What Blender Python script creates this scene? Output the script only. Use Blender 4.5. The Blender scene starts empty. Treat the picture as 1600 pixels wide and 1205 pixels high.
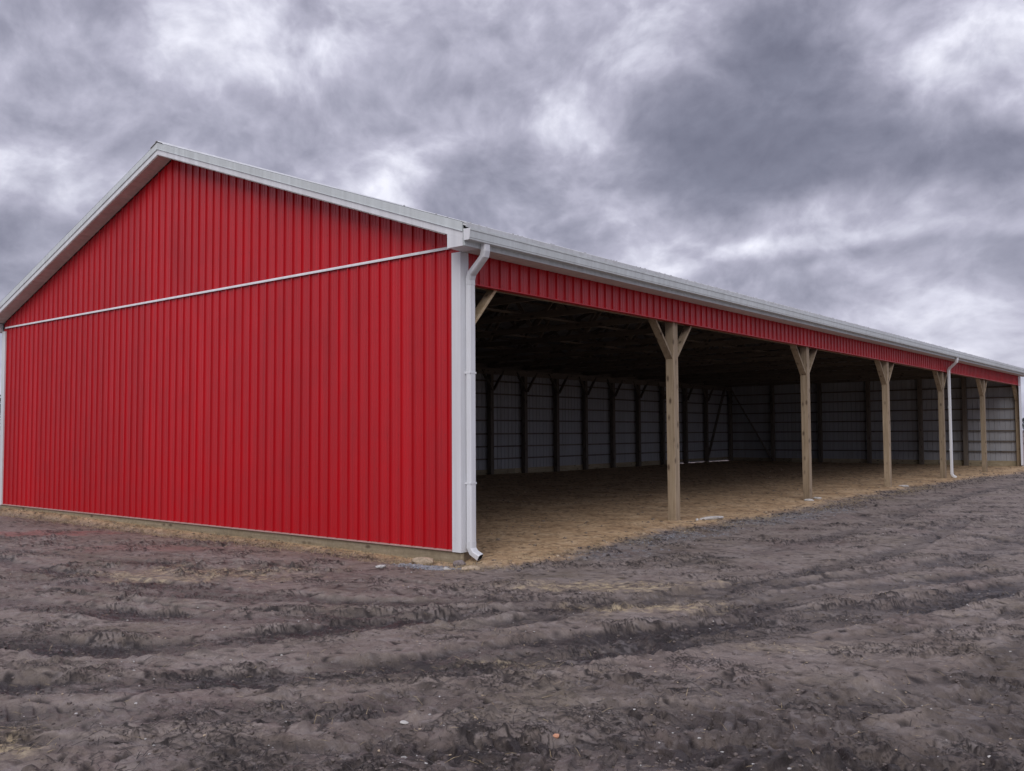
import bpy, math, random
import numpy as np
from mathutils import Matrix, Vector
random.seed(7)
S = bpy.context.scene
COL = S.collection

# ------------------------------------------------------------------ camera
CX, CY, CZ = 8.3646, -9.2077, 1.5837
YAW, PIT, ROL, FPX = -0.68123, 0.05234, -0.00616, 1428.43
F = Vector((math.cos(PIT)*math.sin(YAW), math.cos(PIT)*math.cos(YAW), math.sin(PIT)))
R = Vector((math.cos(YAW), -math.sin(YAW), 0.0))
U = R.cross(F)
R2 = math.cos(ROL)*R + math.sin(ROL)*U
U2 = -math.sin(ROL)*R + math.cos(ROL)*U
cam_d = bpy.data.cameras.new('camera')
cam = bpy.data.objects.new('camera', cam_d); COL.objects.link(cam)
cam_d.sensor_width = 36.0; cam_d.lens = FPX/1600*36.0
cam_d.clip_start = 0.1; cam_d.clip_end = 9000
cam.matrix_world = Matrix(((R2.x, U2.x, -F.x, CX), (R2.y, U2.y, -F.y, CY), (R2.z, U2.z, -F.z, CZ), (0, 0, 0, 1)))
S.camera = cam
S.view_settings.view_transform = 'Standard'
S.view_settings.look = 'None'
S.view_settings.gamma = 1.0
S.view_settings.use_curve_mapping = False
S.view_settings.exposure = 0.12
try:
    S.cycles.max_bounces = 8; S.cycles.diffuse_bounces = 5
except Exception:
    pass

# ------------------------------------------------------------------ node helper
class NT:
    def __init__(s, nt): s.nt = nt; s.nt.nodes.clear()
    def n(s, t, **kw):
        nd = s.nt.nodes.new(t)
        for k, v in kw.items():
            if k in ('ins',):
                for a, b in v.items():
                    if hasattr(b, 'is_output') or isinstance(b, bpy.types.NodeSocket): s.nt.links.new(b, nd.inputs[a])
                    else: nd.inputs[a].default_value = b
            else: setattr(nd, k, v)
        return nd
    def math(s, op, a, b=0.0, c=0.0, clamp=False):
        nd = s.n('ShaderNodeMath', operation=op, use_clamp=clamp)
        for i, v in enumerate((a, b, c)):
            if isinstance(v, bpy.types.NodeSocket): s.nt.links.new(v, nd.inputs[i])
            else: nd.inputs[i].default_value = v
        return nd.outputs[0]
    def vmath(s, op, a, b=(0, 0, 0)):
        nd = s.n('ShaderNodeVectorMath', operation=op)
        for i, v in enumerate((a, b)):
            if isinstance(v, bpy.types.NodeSocket): s.nt.links.new(v, nd.inputs[i])
            else: nd.inputs[i].default_value = v
        return nd.outputs[0]
    def noise(s, vec, scale, detail=4, rough=0.55, dist=0.0, lac=2.0):
        nd = s.n('ShaderNodeTexNoise')
        if vec is not None: s.nt.links.new(vec, nd.inputs['Vector'])
        nd.inputs['Scale'].default_value = scale; nd.inputs['Detail'].default_value = detail
        nd.inputs['Roughness'].default_value = rough; nd.inputs['Distortion'].default_value = dist
        nd.inputs['Lacunarity'].default_value = lac
        return nd.outputs['Fac']
    def ramp(s, fac, stops, interp='LINEAR'):
        nd = s.n('ShaderNodeValToRGB'); cr = nd.color_ramp; cr.interpolation = interp
        while len(cr.elements) < len(stops): cr.elements.new(0.5)
        for e, (p, c) in zip(cr.elements, stops):
            e.position = p; e.color = (c[0], c[1], c[2], 1) if not isinstance(c, (int, float)) else (c, c, c, 1)
        s.nt.links.new(fac, nd.inputs[0]); return nd.outputs[0]
    def mix(s, fac, a, b, mode='MIX'):
        nd = s.n('ShaderNodeMix', data_type='RGBA', blend_type=mode)
        for sock, v in ((nd.inputs[0], fac), (nd.inputs[6], a), (nd.inputs[7], b)):
            if isinstance(v, bpy.types.NodeSocket): s.nt.links.new(v, sock)
            elif isinstance(v, (int, float)): sock.default_value = v
            else: sock.default_value = (v[0], v[1], v[2], 1)
        return nd.outputs[2]
    def maprange(s, v, a, b, c=0.0, d=1.0, smooth=False):
        nd = s.n('ShaderNodeMapRange', interpolation_type='SMOOTHSTEP' if smooth else 'LINEAR')
        s.nt.links.new(v, nd.inputs[0])
        for i, x in enumerate((a, b, c, d)): nd.inputs[i+1].default_value = x
        return nd.outputs[0]

# ------------------------------------------------------------------ sky: thick broken stratocumulus
SUN_EL, SUN_AZ = math.radians(40), math.radians(152)       # azimuth clockwise from +Y
W = bpy.data.worlds.new('World'); S.world = W; W.use_nodes = True
t = NT(W.node_tree)
geo = t.n('ShaderNodeTexCoord').outputs['Generated']
sep = t.n('ShaderNodeSeparateXYZ', ins={0: geo})
den = t.math('ADD', t.math('MAXIMUM', sep.outputs[2], 0.0), 0.30)
px = t.math('DIVIDE', sep.outputs[0], den); py = t.math('DIVIDE', sep.outputs[1], den)
P = t.n('ShaderNodeCombineXYZ', ins={0: px, 1: py, 2: 0.37}).outputs[0]
def warped(v, sc, det, amt):
    w = t.n('ShaderNodeTexNoise', ins={'Vector': v, 'Scale': sc, 'Detail': det}).outputs['Color']
    n = t.n('ShaderNodeVectorMath', operation='SCALE', ins={0: t.vmath('SUBTRACT', w, (0.5, 0.5, 0.5)), 'Scale': amt})
    return t.vmath('ADD', v, n.outputs[0])
Pw = warped(P, 2.2, 4.0, 0.22)
Pw2 = warped(Pw, 9.0, 3.0, 0.05)
D0 = t.n('ShaderNodeMapping'); t.nt.links.new(geo, D0.inputs[0]); D0.inputs['Scale'].default_value = (1.0, 1.0, 1.3)
Dw = warped(warped(D0.outputs[0], 3.0, 2.0, 0.15), 11.0, 2.0, 0.022)
n_big = t.noise(Pw, 1.9, 2, 0.5)
n_mid = t.noise(Dw, 5.0, 10, 0.58)
n_off = t.noise(t.vmath('ADD', Dw, (0.0, 0.0, 0.022)), 5.0, 10, 0.58)
n_fine = t.noise(Dw, 17.0, 6, 0.58)
dens = t.math('ADD', t.math('MULTIPLY', n_big, 0.52), t.math('MULTIPLY', n_mid, 0.48))
def blob(x, y, sx, sy, ang, amp):
    global dens
    v = t.vmath('SUBTRACT', Pw2, (x, y, 0.37))
    m = t.n('ShaderNodeMapping', vector_type='POINT'); t.nt.links.new(v, m.inputs[0])
    m.inputs['Rotation'].default_value = (0, 0, -ang)
    m2 = t.n('ShaderNodeMapping', vector_type='POINT'); t.nt.links.new(m.outputs[0], m2.inputs[0])
    m2.inputs['Scale'].default_value = (1/sx, 1/sy, 0.0)
    l = t.n('ShaderNodeVectorMath', operation='LENGTH'); t.nt.links.new(m2.outputs[0], l.inputs[0])
    g = t.maprange(l.outputs['Value'], 0.2, 1.3, 1.0, 0.0, True)
    dens = t.math('ADD', dens, t.math('MULTIPLY', g, amp*(1.35 if amp > 0 else 1.1)))
BLOBS = [(-0.58, 1.36, 0.20, 0.20, 0.0, 0.13), (-0.70, 1.50, 0.26, 0.17, 0.3, 0.15), (-0.46, 1.63, 0.34, 0.15, 0.2, 0.13), (-0.78, 1.62, 0.24, 0.14, 0.0, 0.08),
         (-0.26, 1.72, 0.20, 0.12, 0.3, 0.07), (-0.61, 1.14, 0.12, 0.07, 0.0, -0.09), (-0.37, 1.41, 0.12, 0.07, 0.5, -0.10), (-0.25, 1.38, 0.16, 0.10, 0.5, -0.10),
         (-0.86, 1.25, 0.09, 0.16, 0.2, -0.08), (-1.25, 1.22, 0.16, 0.08, -0.5, -0.12), (-1.62, 0.66, 0.16, 0.18, 0.0, -0.15), (-1.48, 0.85, 0.10, 0.10, 0.0, -0.10), (-1.12, 0.98, 0.18, 0.16, 0.0, 0.05),
         (-1.28, 0.78, 0.16, 0.16, 0.4, 0.06), (-1.00, 1.14, 0.10, 0.10, 0.0, -0.05), (-0.70, 1.86, 0.20, 0.06, 0.2, -0.08), (-0.30, 1.95, 0.22, 0.06, 0.2, -0.06), (-1.30, 0.50, 0.2, 0.12, 0.0, 0.03),
         (-0.55, 1.95, 0.25, 0.07, 0.2, 0.05), (-1.00, 0.80, 0.10, 0.14, 0.0, -0.04)]
for b in BLOBS: blob(*b)
def billow(v, sc, det):
    n_ = t.noise(v, sc, det, 0.5)
    return t.math('MULTIPLY', t.math('ABSOLUTE', t.math('SUBTRACT', n_, 0.5)), 2.0)
b1 = billow(t.vmath('ADD', Dw, (3.1, 1.7, 0.0)), 6.0, 3); b2 = billow(t.vmath('ADD', Dw, (5.3, 0.7, 2.0)), 14.0, 4); b3 = billow(t.vmath('ADD', Dw, (1.3, 6.7, 4.0)), 30.0, 4)
bil = t.math('ADD', t.math('ADD', t.math('MULTIPLY', b1, 0.55), t.math('MULTIPLY', b2, 0.36)), t.math('MULTIPLY', b3, 0.18))
bil = t.math('SUBTRACT', bil, 0.17)
shade = t.math('ADD', dens, t.math('MULTIPLY', t.math('SUBTRACT', n_fine, 0.5), 0.10))
shade = t.math('ADD', shade, t.math('MULTIPLY', bil, 0.42))
cloud = t.ramp(shade, [(0.30, (0.84, 0.84, 0.94)), (0.38, (0.62, 0.62, 0.73)), (0.46, (0.45, 0.445, 0.55)), (0.55, (0.34, 0.34, 0.43)),
                       (0.66, (0.245, 0.248, 0.325)), (0.80, (0.19, 0.195, 0.262))])
relief = t.math('MULTIPLY', t.math('SUBTRACT', n_off, n_mid), 1.5)
cloud = t.mix(1.0, cloud, t.n('ShaderNodeCombineColor', ins={0: t.math('ADD', 1.0, relief), 1: t.math('ADD', 1.0, relief), 2: t.math('ADD', 1.0, t.math('MULTIPLY', relief, 0.9))}).outputs[0], 'MULTIPLY')
# long thin bands near the horizon
hz = t.maprange(sep.outputs[2], 0.0, 0.12, 0.35, 0.0)
cloud = t.mix(hz, cloud, (0.46, 0.46, 0.55))
sky = t.n('ShaderNodeTexSky'); sky.sky_type = 'NISHITA'; sky.sun_disc = False
sky.sun_elevation = SUN_EL; sky.sun_rotation = SUN_AZ; sky.dust_density = 2.0
SKY_STR = 0.1
cl10 = t.mix(1.0, cloud, (1/SKY_STR,)*3, 'MULTIPLY')
cl10.node.clamp_result = False
# the deck is thinner, so brighter, towards the zenith
zen = t.maprange(sep.outputs[2], 0.45, 1.0, 1.0, 1.75)
cl10 = t.mix(1.0, cl10, t.n('ShaderNodeCombineColor', ins={0: zen, 1: zen, 2: zen}).outputs[0], 'MULTIPLY')
cover = t.maprange(shade, 0.22, 0.36, 0.90, 0.97)
colr = t.mix(cover, sky.outputs[0], cl10)
bg = t.n('ShaderNodeBackground', ins={'Color': colr, 'Strength': SKY_STR})
out = t.n('ShaderNodeOutputWorld'); t.nt.links.new(bg.outputs[0], out.inputs[0])

sd = bpy.data.lights.new('sun', 'SUN'); sd.energy = 1.5; sd.angle = math.radians(45); sd.color = (1.0, 0.97, 0.93)
so = bpy.data.objects.new('sun', sd); COL.objects.link(so)
sdir = Vector((math.sin(SUN_AZ)*math.cos(SUN_EL), math.cos(SUN_AZ)*math.cos(SUN_EL), math.sin(SUN_EL)))
so.rotation_euler = sdir.to_track_quat('Z', 'Y').to_euler(); so.location = (20, -30, 40)

# ------------------------------------------------------------------ materials
def material(name, build, **pr):
    m = bpy.data.materials.new(name); m.use_nodes = True
    t = NT(m.node_tree)
    b = t.n('ShaderNodeBsdfPrincipled'); o = t.n('ShaderNodeOutputMaterial')
    t.nt.links.new(b.outputs[0], o.inputs[0])
    for k, v in pr.items():
        b.inputs[k.replace('_', ' ')].default_value = v
    build(t, b); return m
def bump(t, b, h, strength=0.3, dist=0.01):
    n = t.n('ShaderNodeBump', ins={'Strength': strength, 'Distance': dist, 'Height': h})
    t.nt.links.new(n.outputs[0], b.inputs['Normal'])
def wpos(t): return t.n('ShaderNodeNewGeometry').outputs['Position']
def scaled(t, v, s):
    m = t.n('ShaderNodeMapping'); t.nt.links.new(v, m.inputs[0]); m.inputs['Scale'].default_value = s; return m.outputs[0]

def painted(base, dust, amt, rough, oil=0.35, ds=1.5):
    def f(t, b):
        p = wpos(t)
        st = t.noise(scaled(t, p, (6, 6, 0.5)), 1.0, 5, 0.6)           # rain streaks of dust
        sp = t.noise(p, ds, 6, 0.6)
        z = t.n('ShaderNodeSeparateXYZ', ins={0: p}).outputs[2]
        low = t.maprange(z, 0.0, 0.55, 1.0, 0.0)                    # mud splashed on the lowest half metre
        splash = t.math('MULTIPLY', low, t.maprange(t.noise(p, 18, 5, 0.7), 0.45, 0.7))
        a = t.math('MULTIPLY', t.maprange(t.math('MULTIPLY', st, sp), 0.12, 0.42), amt)
        a = t.math('MAXIMUM', a, t.math('MULTIPLY', splash, 0.35))
        tone = t.math('ADD', t.maprange(t.n('ShaderNodeObjectInfo').outputs['Random'], 0, 1, 0.94, 1.06), t.math('MULTIPLY', t.math('SUBTRACT', t.noise(scaled(t, p, (9, 9, 0.22)), 1.0, 4, 0.6), 0.5), 0.55))
        c0 = t.mix(1.0, base, t.n('ShaderNodeCombineColor', ins={0: tone, 1: tone, 2: tone}).outputs[0], 'MULTIPLY')
        t.nt.links.new(t.mix(a, c0, dust), b.inputs['Base Color'])
        r = t.math('ADD', rough, t.math('MULTIPLY', a, 0.5)); t.nt.links.new(r, b.inputs['Roughness'])
        bump(t, b, t.noise(scaled(t, p, (2.2, 2.2, 1.2)), 1.3, 2), oil, 0.012)
    return f
M_red = material('red_painted_steel', painted((0.49, 0.0028, 0.0095), (0.24, 0.016, 0.022), 0.35, 0.30), Specular_IOR_Level=0.5)
M_redin = material('pale_steel_back', painted((0.37, 0.38, 0.42), (0.28, 0.25, 0.22), 0.35, 0.5))
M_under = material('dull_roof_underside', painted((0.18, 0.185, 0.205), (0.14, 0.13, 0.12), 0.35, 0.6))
M_white = material('white_painted_steel', painted((0.72, 0.735, 0.77), (0.42, 0.38, 0.33), 0.22, 0.38))
M_trim = material('white_base_trim', painted((0.48, 0.28, 0.26), (0.42, 0.34, 0.28), 0.35, 0.5))
M_roof = material('white_roof_steel', painted((0.66, 0.68, 0.70), (0.40, 0.38, 0.35), 0.25, 0.36))
M_soffit = material('soffit_vinyl', painted((0.60, 0.585, 0.56), (0.42, 0.38, 0.33), 0.25, 0.5))
M_fascia = material('pale_grey_trim', painted((0.60, 0.645, 0.655), (0.42, 0.42, 0.40), 0.2, 0.4))
M_dark = material('dark_inside', lambda t, b: None, Base_Color=(0.03, 0.03, 0.03, 1), Roughness=0.7)
M_screw = material('screw_head', lambda t, b: None, Base_Color=(0.30, 0.02, 0.025, 1), Roughness=0.4, Metallic=0.3)
M_screww = material('screw_head_white', lambda t, b: None, Base_Color=(0.45, 0.45, 0.47, 1), Roughness=0.4, Metallic=0.3)

def wood(name, axis, c0, c1, c2):
    def f(t, b):
        oi = t.n('ShaderNodeObjectInfo').outputs['Random']
        p = wpos(t)
        sc = [14.0, 14.0, 14.0]; sc[axis] = 0.9
        off = t.n('ShaderNodeCombineXYZ', ins={0: t.math('MULTIPLY', oi, 31.0), 1: 0.0, 2: t.math('MULTIPLY', oi, 17.0)}).outputs[0]
        q = t.vmath('ADD', scaled(t, p, tuple(sc)), off)
        g = t.noise(q, 1.0, 6, 0.6, 0.8)
        g2 = t.noise(q, 5.0, 3, 0.7)
        c = t.ramp(t.math('ADD', t.math('MULTIPLY', g, 0.75), t.math('MULTIPLY', g2, 0.25)), [(0.32, c0), (0.5, c1), (0.66, c2)])
        v = t.n('ShaderNodeTexVoronoi', feature='F1'); s2 = [7.0, 7.0, 7.0]; s2[axis] = 3.2
        t.nt.links.new(t.vmath('ADD', scaled(t, p, tuple(s2)), off), v.inputs['Vector']); v.inputs['Scale'].default_value = 1.0
        k = t.maprange(v.outputs['Distance'], 0.10, 0.26, 1.0, 0.0)
        c = t.mix(t.math('MULTIPLY', k, 0.85), c, (c0[0]*0.35, c0[1]*0.3, c0[2]*0.28))
        tone = t.maprange(oi, 0, 1, 0.74, 1.14)
        c = t.mix(1.0, c, t.n('ShaderNodeCombineColor', ins={0: tone, 1: tone, 2: tone}).outputs[0], 'MULTIPLY')
        zz = t.n('ShaderNodeSeparateXYZ', ins={0: p}).outputs[2]
        low = t.math('MULTIPLY', t.maprange(zz, -0.05, 0.30, 1.0, 0.0), t.maprange(t.noise(p, 14, 5, 0.65), 0.35, 0.6))
        c = t.mix(t.math('MULTIPLY', low, 0.35), c, (0.13, 0.092, 0.06))
        t.nt.links.new(c, b.inputs['Base Color'])
        bump(t, b, g, 0.35, 0.005)
    return material(name, f, Roughness=0.78)
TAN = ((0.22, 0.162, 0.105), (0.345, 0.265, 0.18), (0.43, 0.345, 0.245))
SHADED = ((0.090, 0.074, 0.062), (0.14, 0.117, 0.098), (0.18, 0.152, 0.128))  # darker copy of the lumber: interior shade put into its tones
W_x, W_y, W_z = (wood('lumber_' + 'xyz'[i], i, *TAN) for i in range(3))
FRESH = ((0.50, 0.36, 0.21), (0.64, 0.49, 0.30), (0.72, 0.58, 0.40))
D_x, D_y, D_z = (wood('shaded_lumber_' + 'xyz'[i], i, *SHADED) for i in range(3))
W_fresh = wood('fresh_lumber', 1, *FRESH)
TRT = ((0.24, 0.20, 0.13), (0.36, 0.30, 0.20), (0.44, 0.38, 0.28))
T_x, T_y = (wood('treated_lumber_' + 'xy'[i], i, *TRT) for i in range(2))

# ------------------------------------------------------------------ mesh builder
class MB:
    def __init__(s): s.v = []; s.f = []; s.m = []
    def face(s, idx, m=0): s.f.append(idx); s.m.append(m)
    def box(s, x0, x1, y0, y1, z0, z1, m=0):
        b = len(s.v)
        s.v += [(x, y, z) for z in (z0, z1) for y in (y0, y1) for x in (x0, x1)]
        for q in ((0, 2, 3, 1), (4, 5, 7, 6), (0, 1, 5, 4), (2, 6, 7, 3), (0, 4, 6, 2), (1, 3, 7, 5)):
            s.face([b+i for i in q], m)
    def bar(s, a, b_, w, h, up=(0, 0, 1), m=0):
        """rectangular bar from a to b: w across, h along the 'up' side"""
        a = Vector(a); b_ = Vector(b_); d = (b_-a).normalized(); up = Vector(up)
        r = d.cross(up).normalized(); u = r.cross(d).normalized()
        k = len(s.v)
        for p in (a, b_):
            for i, j in ((-1, -1), (1, -1), (1, 1), (-1, 1)):
                s.v.append(tuple(p + r*(i*w/2) + u*(j*h/2)))
        for q in ((3, 2, 1, 0), (4, 5, 6, 7), (0, 1, 5, 4), (1, 2, 6, 5), (2, 3, 7, 6), (3, 0, 4, 7)):
            s.face([k+i for i in q], m)
    def sweep(s, rings, m=0, caps=True, closed=True):
        k = len(s.v); n = len(rings[0])
        for r in rings: s.v += [tuple(p) for p in r]
        for i in range(len(rings)-1):
            for j in range(n if closed else n-1):
                j2 = (j+1) % n
                s.face([k+i*n+j, k+i*n+j2, k+(i+1)*n+j2, k+(i+1)*n+j], m)
        if caps:
            s.face([k+j for j in reversed(range(n))], m); s.face([k+(len(rings)-1)*n+j for j in range(n)], m)
    def mesh(s, name, mats):
        me = bpy.data.meshes.new(name); me.from_pydata(s.v, [], s.f)
        for m in (mats if isinstance(mats, (list, tuple)) else [mats]): me.materials.append(m)
        me.polygons.foreach_set('material_index', s.m); me.update(); return me
    def build(s, name, mats, parent=None, loc=(0, 0, 0), **tags):
        return put(name, s.mesh(name, mats), parent, loc, **tags)
def put(name, me, parent=None, loc=(0, 0, 0), rot=(0, 0, 0), **tags):
    o = bpy.data.objects.new(name, me); COL.objects.link(o); o.parent = parent
    o.location = loc; o.rotation_euler = rot
    for k, v in tags.items(): o[k] = v
    return o
def bevel(o, w=0.004, seg=1):
    md = o.modifiers.new('bevel', 'BEVEL'); md.width = w; md.segments = seg; md.limit_method = 'ANGLE'

# ------------------------------------------------------------------ noise for the ground
rng = np.random.default_rng(11)
PERM = rng.permutation(4096)
GA = rng.random(4096)*2*np.pi; GXs, GYs = np.cos(GA), np.sin(GA)
def perlin(x, y, seed=0):
    x = x + seed*17.31; y = y - seed*9.77
    xi = np.floor(x).astype(np.int64); yi = np.floor(y).astype(np.int64)
    xf = x-xi; yf = y-yi
    u = xf*xf*xf*(xf*(xf*6-15)+10); v = yf*yf*yf*(yf*(yf*6-15)+10)
    def g(ix, iy, dx, dy):
        h = PERM[(PERM[ix & 4095]+iy) & 4095]
        return GXs[h]*dx+GYs[h]*dy
    a = g(xi, yi, xf, yf); b = g(xi+1, yi, xf-1, yf); c = g(xi, yi+1, xf, yf-1); d = g(xi+1, yi+1, xf-1, yf-1)
    return (a+(b-a)*u + ((c+(d-c)*u)-(a+(b-a)*u))*v)*1.5
def sm(a, b, x):
    t_ = np.clip((x-a)/(b-a), 0, 1); return t_*t_*(3-2*t_)
TRACKS = [  # polyline, half width, depth, lug amplitude
    ([(-3.4, -4.48), (-1.9, -4.05), (-0.53, -3.69), (0.92, -3.15), (2.3, -2.5)], 0.22, 0.030, 0.018),
    ([(-1.2, -6.5), (0.12, -5.88), (1.09, -5.50), (1.62, -5.02), (1.95, -4.2), (2.3, -3.37), (2.9, -2.2), (3.6, -0.9)], 0.26, 0.075, 0.032),
    ([(2.6, -5.2), (3.26, -4.7), (3.86, -4.2), (4.16, -3.56), (4.33, -2.57), (4.43, -1.65), (4.7, 0.2)], 0.27, 0.055, 0.045),
    ([(4.1, -4.1), (4.51, -2.96), (5.0, -1.79), (5.45, -0.72), (5.83, 0.37), (6.34, 2.14), (6.9, 4.5)], 0.27, 0.07, 0.045),
    ([(3.0, -3.4), (3.37, -2.12), (3.69, -0.51), (4.09, 1.25), (4.34, 3.61), (4.26, 7.12), (3.9, 10.5)], 0.20, 0.050, 0.022),
    ([(1.6, 10.4), (2.77, 8.96), (4.32, 7.29), (5.6, 6.45), (8.0, 5.8)], 0.18, 0.050, 0.015),
    ([(4.6, -4.4), (5.43, -3.66), (6.12, -3.26), (6.80, -2.9), (7.5, -2.2)], 0.27, 0.05, 0.045),
    ([(6.5, -5.0), (6.87, -4.26), (7.05, -2.83), (7.0, -1.03), (7.2, 1.0), (7.7, 4.0)], 0.28, 0.045, 0.040),
    ([(1.2, -7.8), (2.4, -6.79), (3.09, -6.13), (3.74, -5.56), (4.18, -5.08), (4.76, -4.3)], 0.27, 0.05, 0.045),
    ([(-9.0, -4.0), (-6.23, -3.35), (-2.13, -2.7), (1.44, -2.2), (3.19, -1.26), (4.6, 0.5)], 0.16, 0.022, 0.010),
    ([(4.2, -5.9), (4.83, -5.31), (5.41, -4.83), (5.91, -4.3), (6.47, -3.96), (7.15, -3.85)], 0.26, 0.045, 0.045),
    ([(2.4, 0.8), (2.9, 3.5), (3.0, 7.0), (2.6, 12.0), (2.4, 18.0), (2.6, 30.0)], 0.22, 0.030, 0.015),
    ([(5.2, 3.0), (5.5, 7.0), (5.0, 12.0), (4.6, 20.0), (4.8, 34.0)], 0.24, 0.035, 0.015),
]
def catmull(pts, n=5):
    p = [np.array(q, float) for q in pts]; p = [2*p[0]-p[1]] + p + [2*p[-1]-p[-2]]; o = []
    for i in range(1, len(p)-2):
        for k in range(n):
            t_ = k/n
            o.append(0.5*(2*p[i]+(p[i+1]-p[i-1])*t_+(2*p[i-1]-5*p[i]+4*p[i+1]-p[i+2])*t_**2+(3*p[i]-p[i-1]-3*p[i+1]+p[i+2])*t_**3))
    o.append(p[-2]); return np.array(o)
def sand_mask(x, y):
    # limit of the yellow fill: roughly the open eave line, bulging out a little
    e = np.interp(y, [-0.6, -0.1, 1.3, 4.0, 5.3, 8.7, 13, 18.4, 24.7, 31, 38], [0.3, 1.0, 0.95, 0.45, 0.62, 0.60, 0.40, 0.28, 0.5, 1.0, 1.2])
    e = e + 0.28*perlin(x*0.9, y*0.9, 5) + 0.12*perlin(x*3.1, y*3.1, 6)
    s = sm(0.18, -0.18, x-e + 0.10*perlin(x*9, y*9, 8))
    s = s*sm(-0.25, 0.0, y+0.08)*sm(-14.75, -14.5, x)*sm(39.0, 38.6, y)
    return s
TRACKS = [(p, hw, d*0.56, l*0.66) for p, hw, d, l in TRACKS] + [
    ([(-12.0, -3.2), (-8.0, -3.6), (-4.0, -3.9), (-1.5, -3.6), (1.2, -2.9), (3.0, -1.5), (4.2, 0.4), (5.0, 2.8), (5.4, 6.0)], 0.20, 0.028, 0.014),
    ([(-3.5, -5.6), (-1.2, -5.0), (0.8, -4.3), (2.3, -3.0), (3.6, -1.3), (4.9, 0.6), (6.2, 3.6)], 0.24, 0.035, 0.022),
    ([(1.0, -6.9), (2.2, -6.0), (3.1, -5.0), (3.9, -3.3), (4.9, -1.2), (6.0, 0.9)], 0.24, 0.040, 0.030),
    ([(3.6, -6.8), (4.5, -6.0), (5.3, -5.4), (6.2, -4.6), (7.2, -4.3), (8.2, -4.4)], 0.28, 0.040, 0.042),
    ([(-5.0, -4.9), (-2.6, -4.6), (-0.4, -4.2), (1.6, -3.4), (3.1, -2.2), (4.3, -0.4)], 0.07, 0.022, 0.008),
    ([(-7.0, -2.6), (-3.6, -2.15), (-0.5, -1.75), (1.8, -1.5), (3.4, -0.6), (4.4, 1.4)], 0.06, 0.020, 0.006),
    ([(0.2, -6.9), (1.6, -6.2), (2.9, -5.5), (3.8, -4.7), (4.5, -3.6)], 0.08, 0.022, 0.008),
    ([(2.2, -7.6), (3.2, -6.7), (4.1, -6.1), (5.0, -5.6), (5.9, -5.3)], 0.08, 0.022, 0.008),
    ([(5.0, -2.4), (5.8, -1.4), (6.4, -0.2), (7.0, 1.8)], 0.08, 0.022, 0.008),
    ([(6.0, -5.6), (6.6, -4.9), (7.3, -3.6), (7.9, -2.0)], 0.28, 0.040, 0.042),
    ([(4.9, -4.9), (5.7, -4.2), (6.4, -3.3), (6.9, -2.0), (7.4, -0.2)], 0.26, 0.042, 0.040)]
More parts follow.
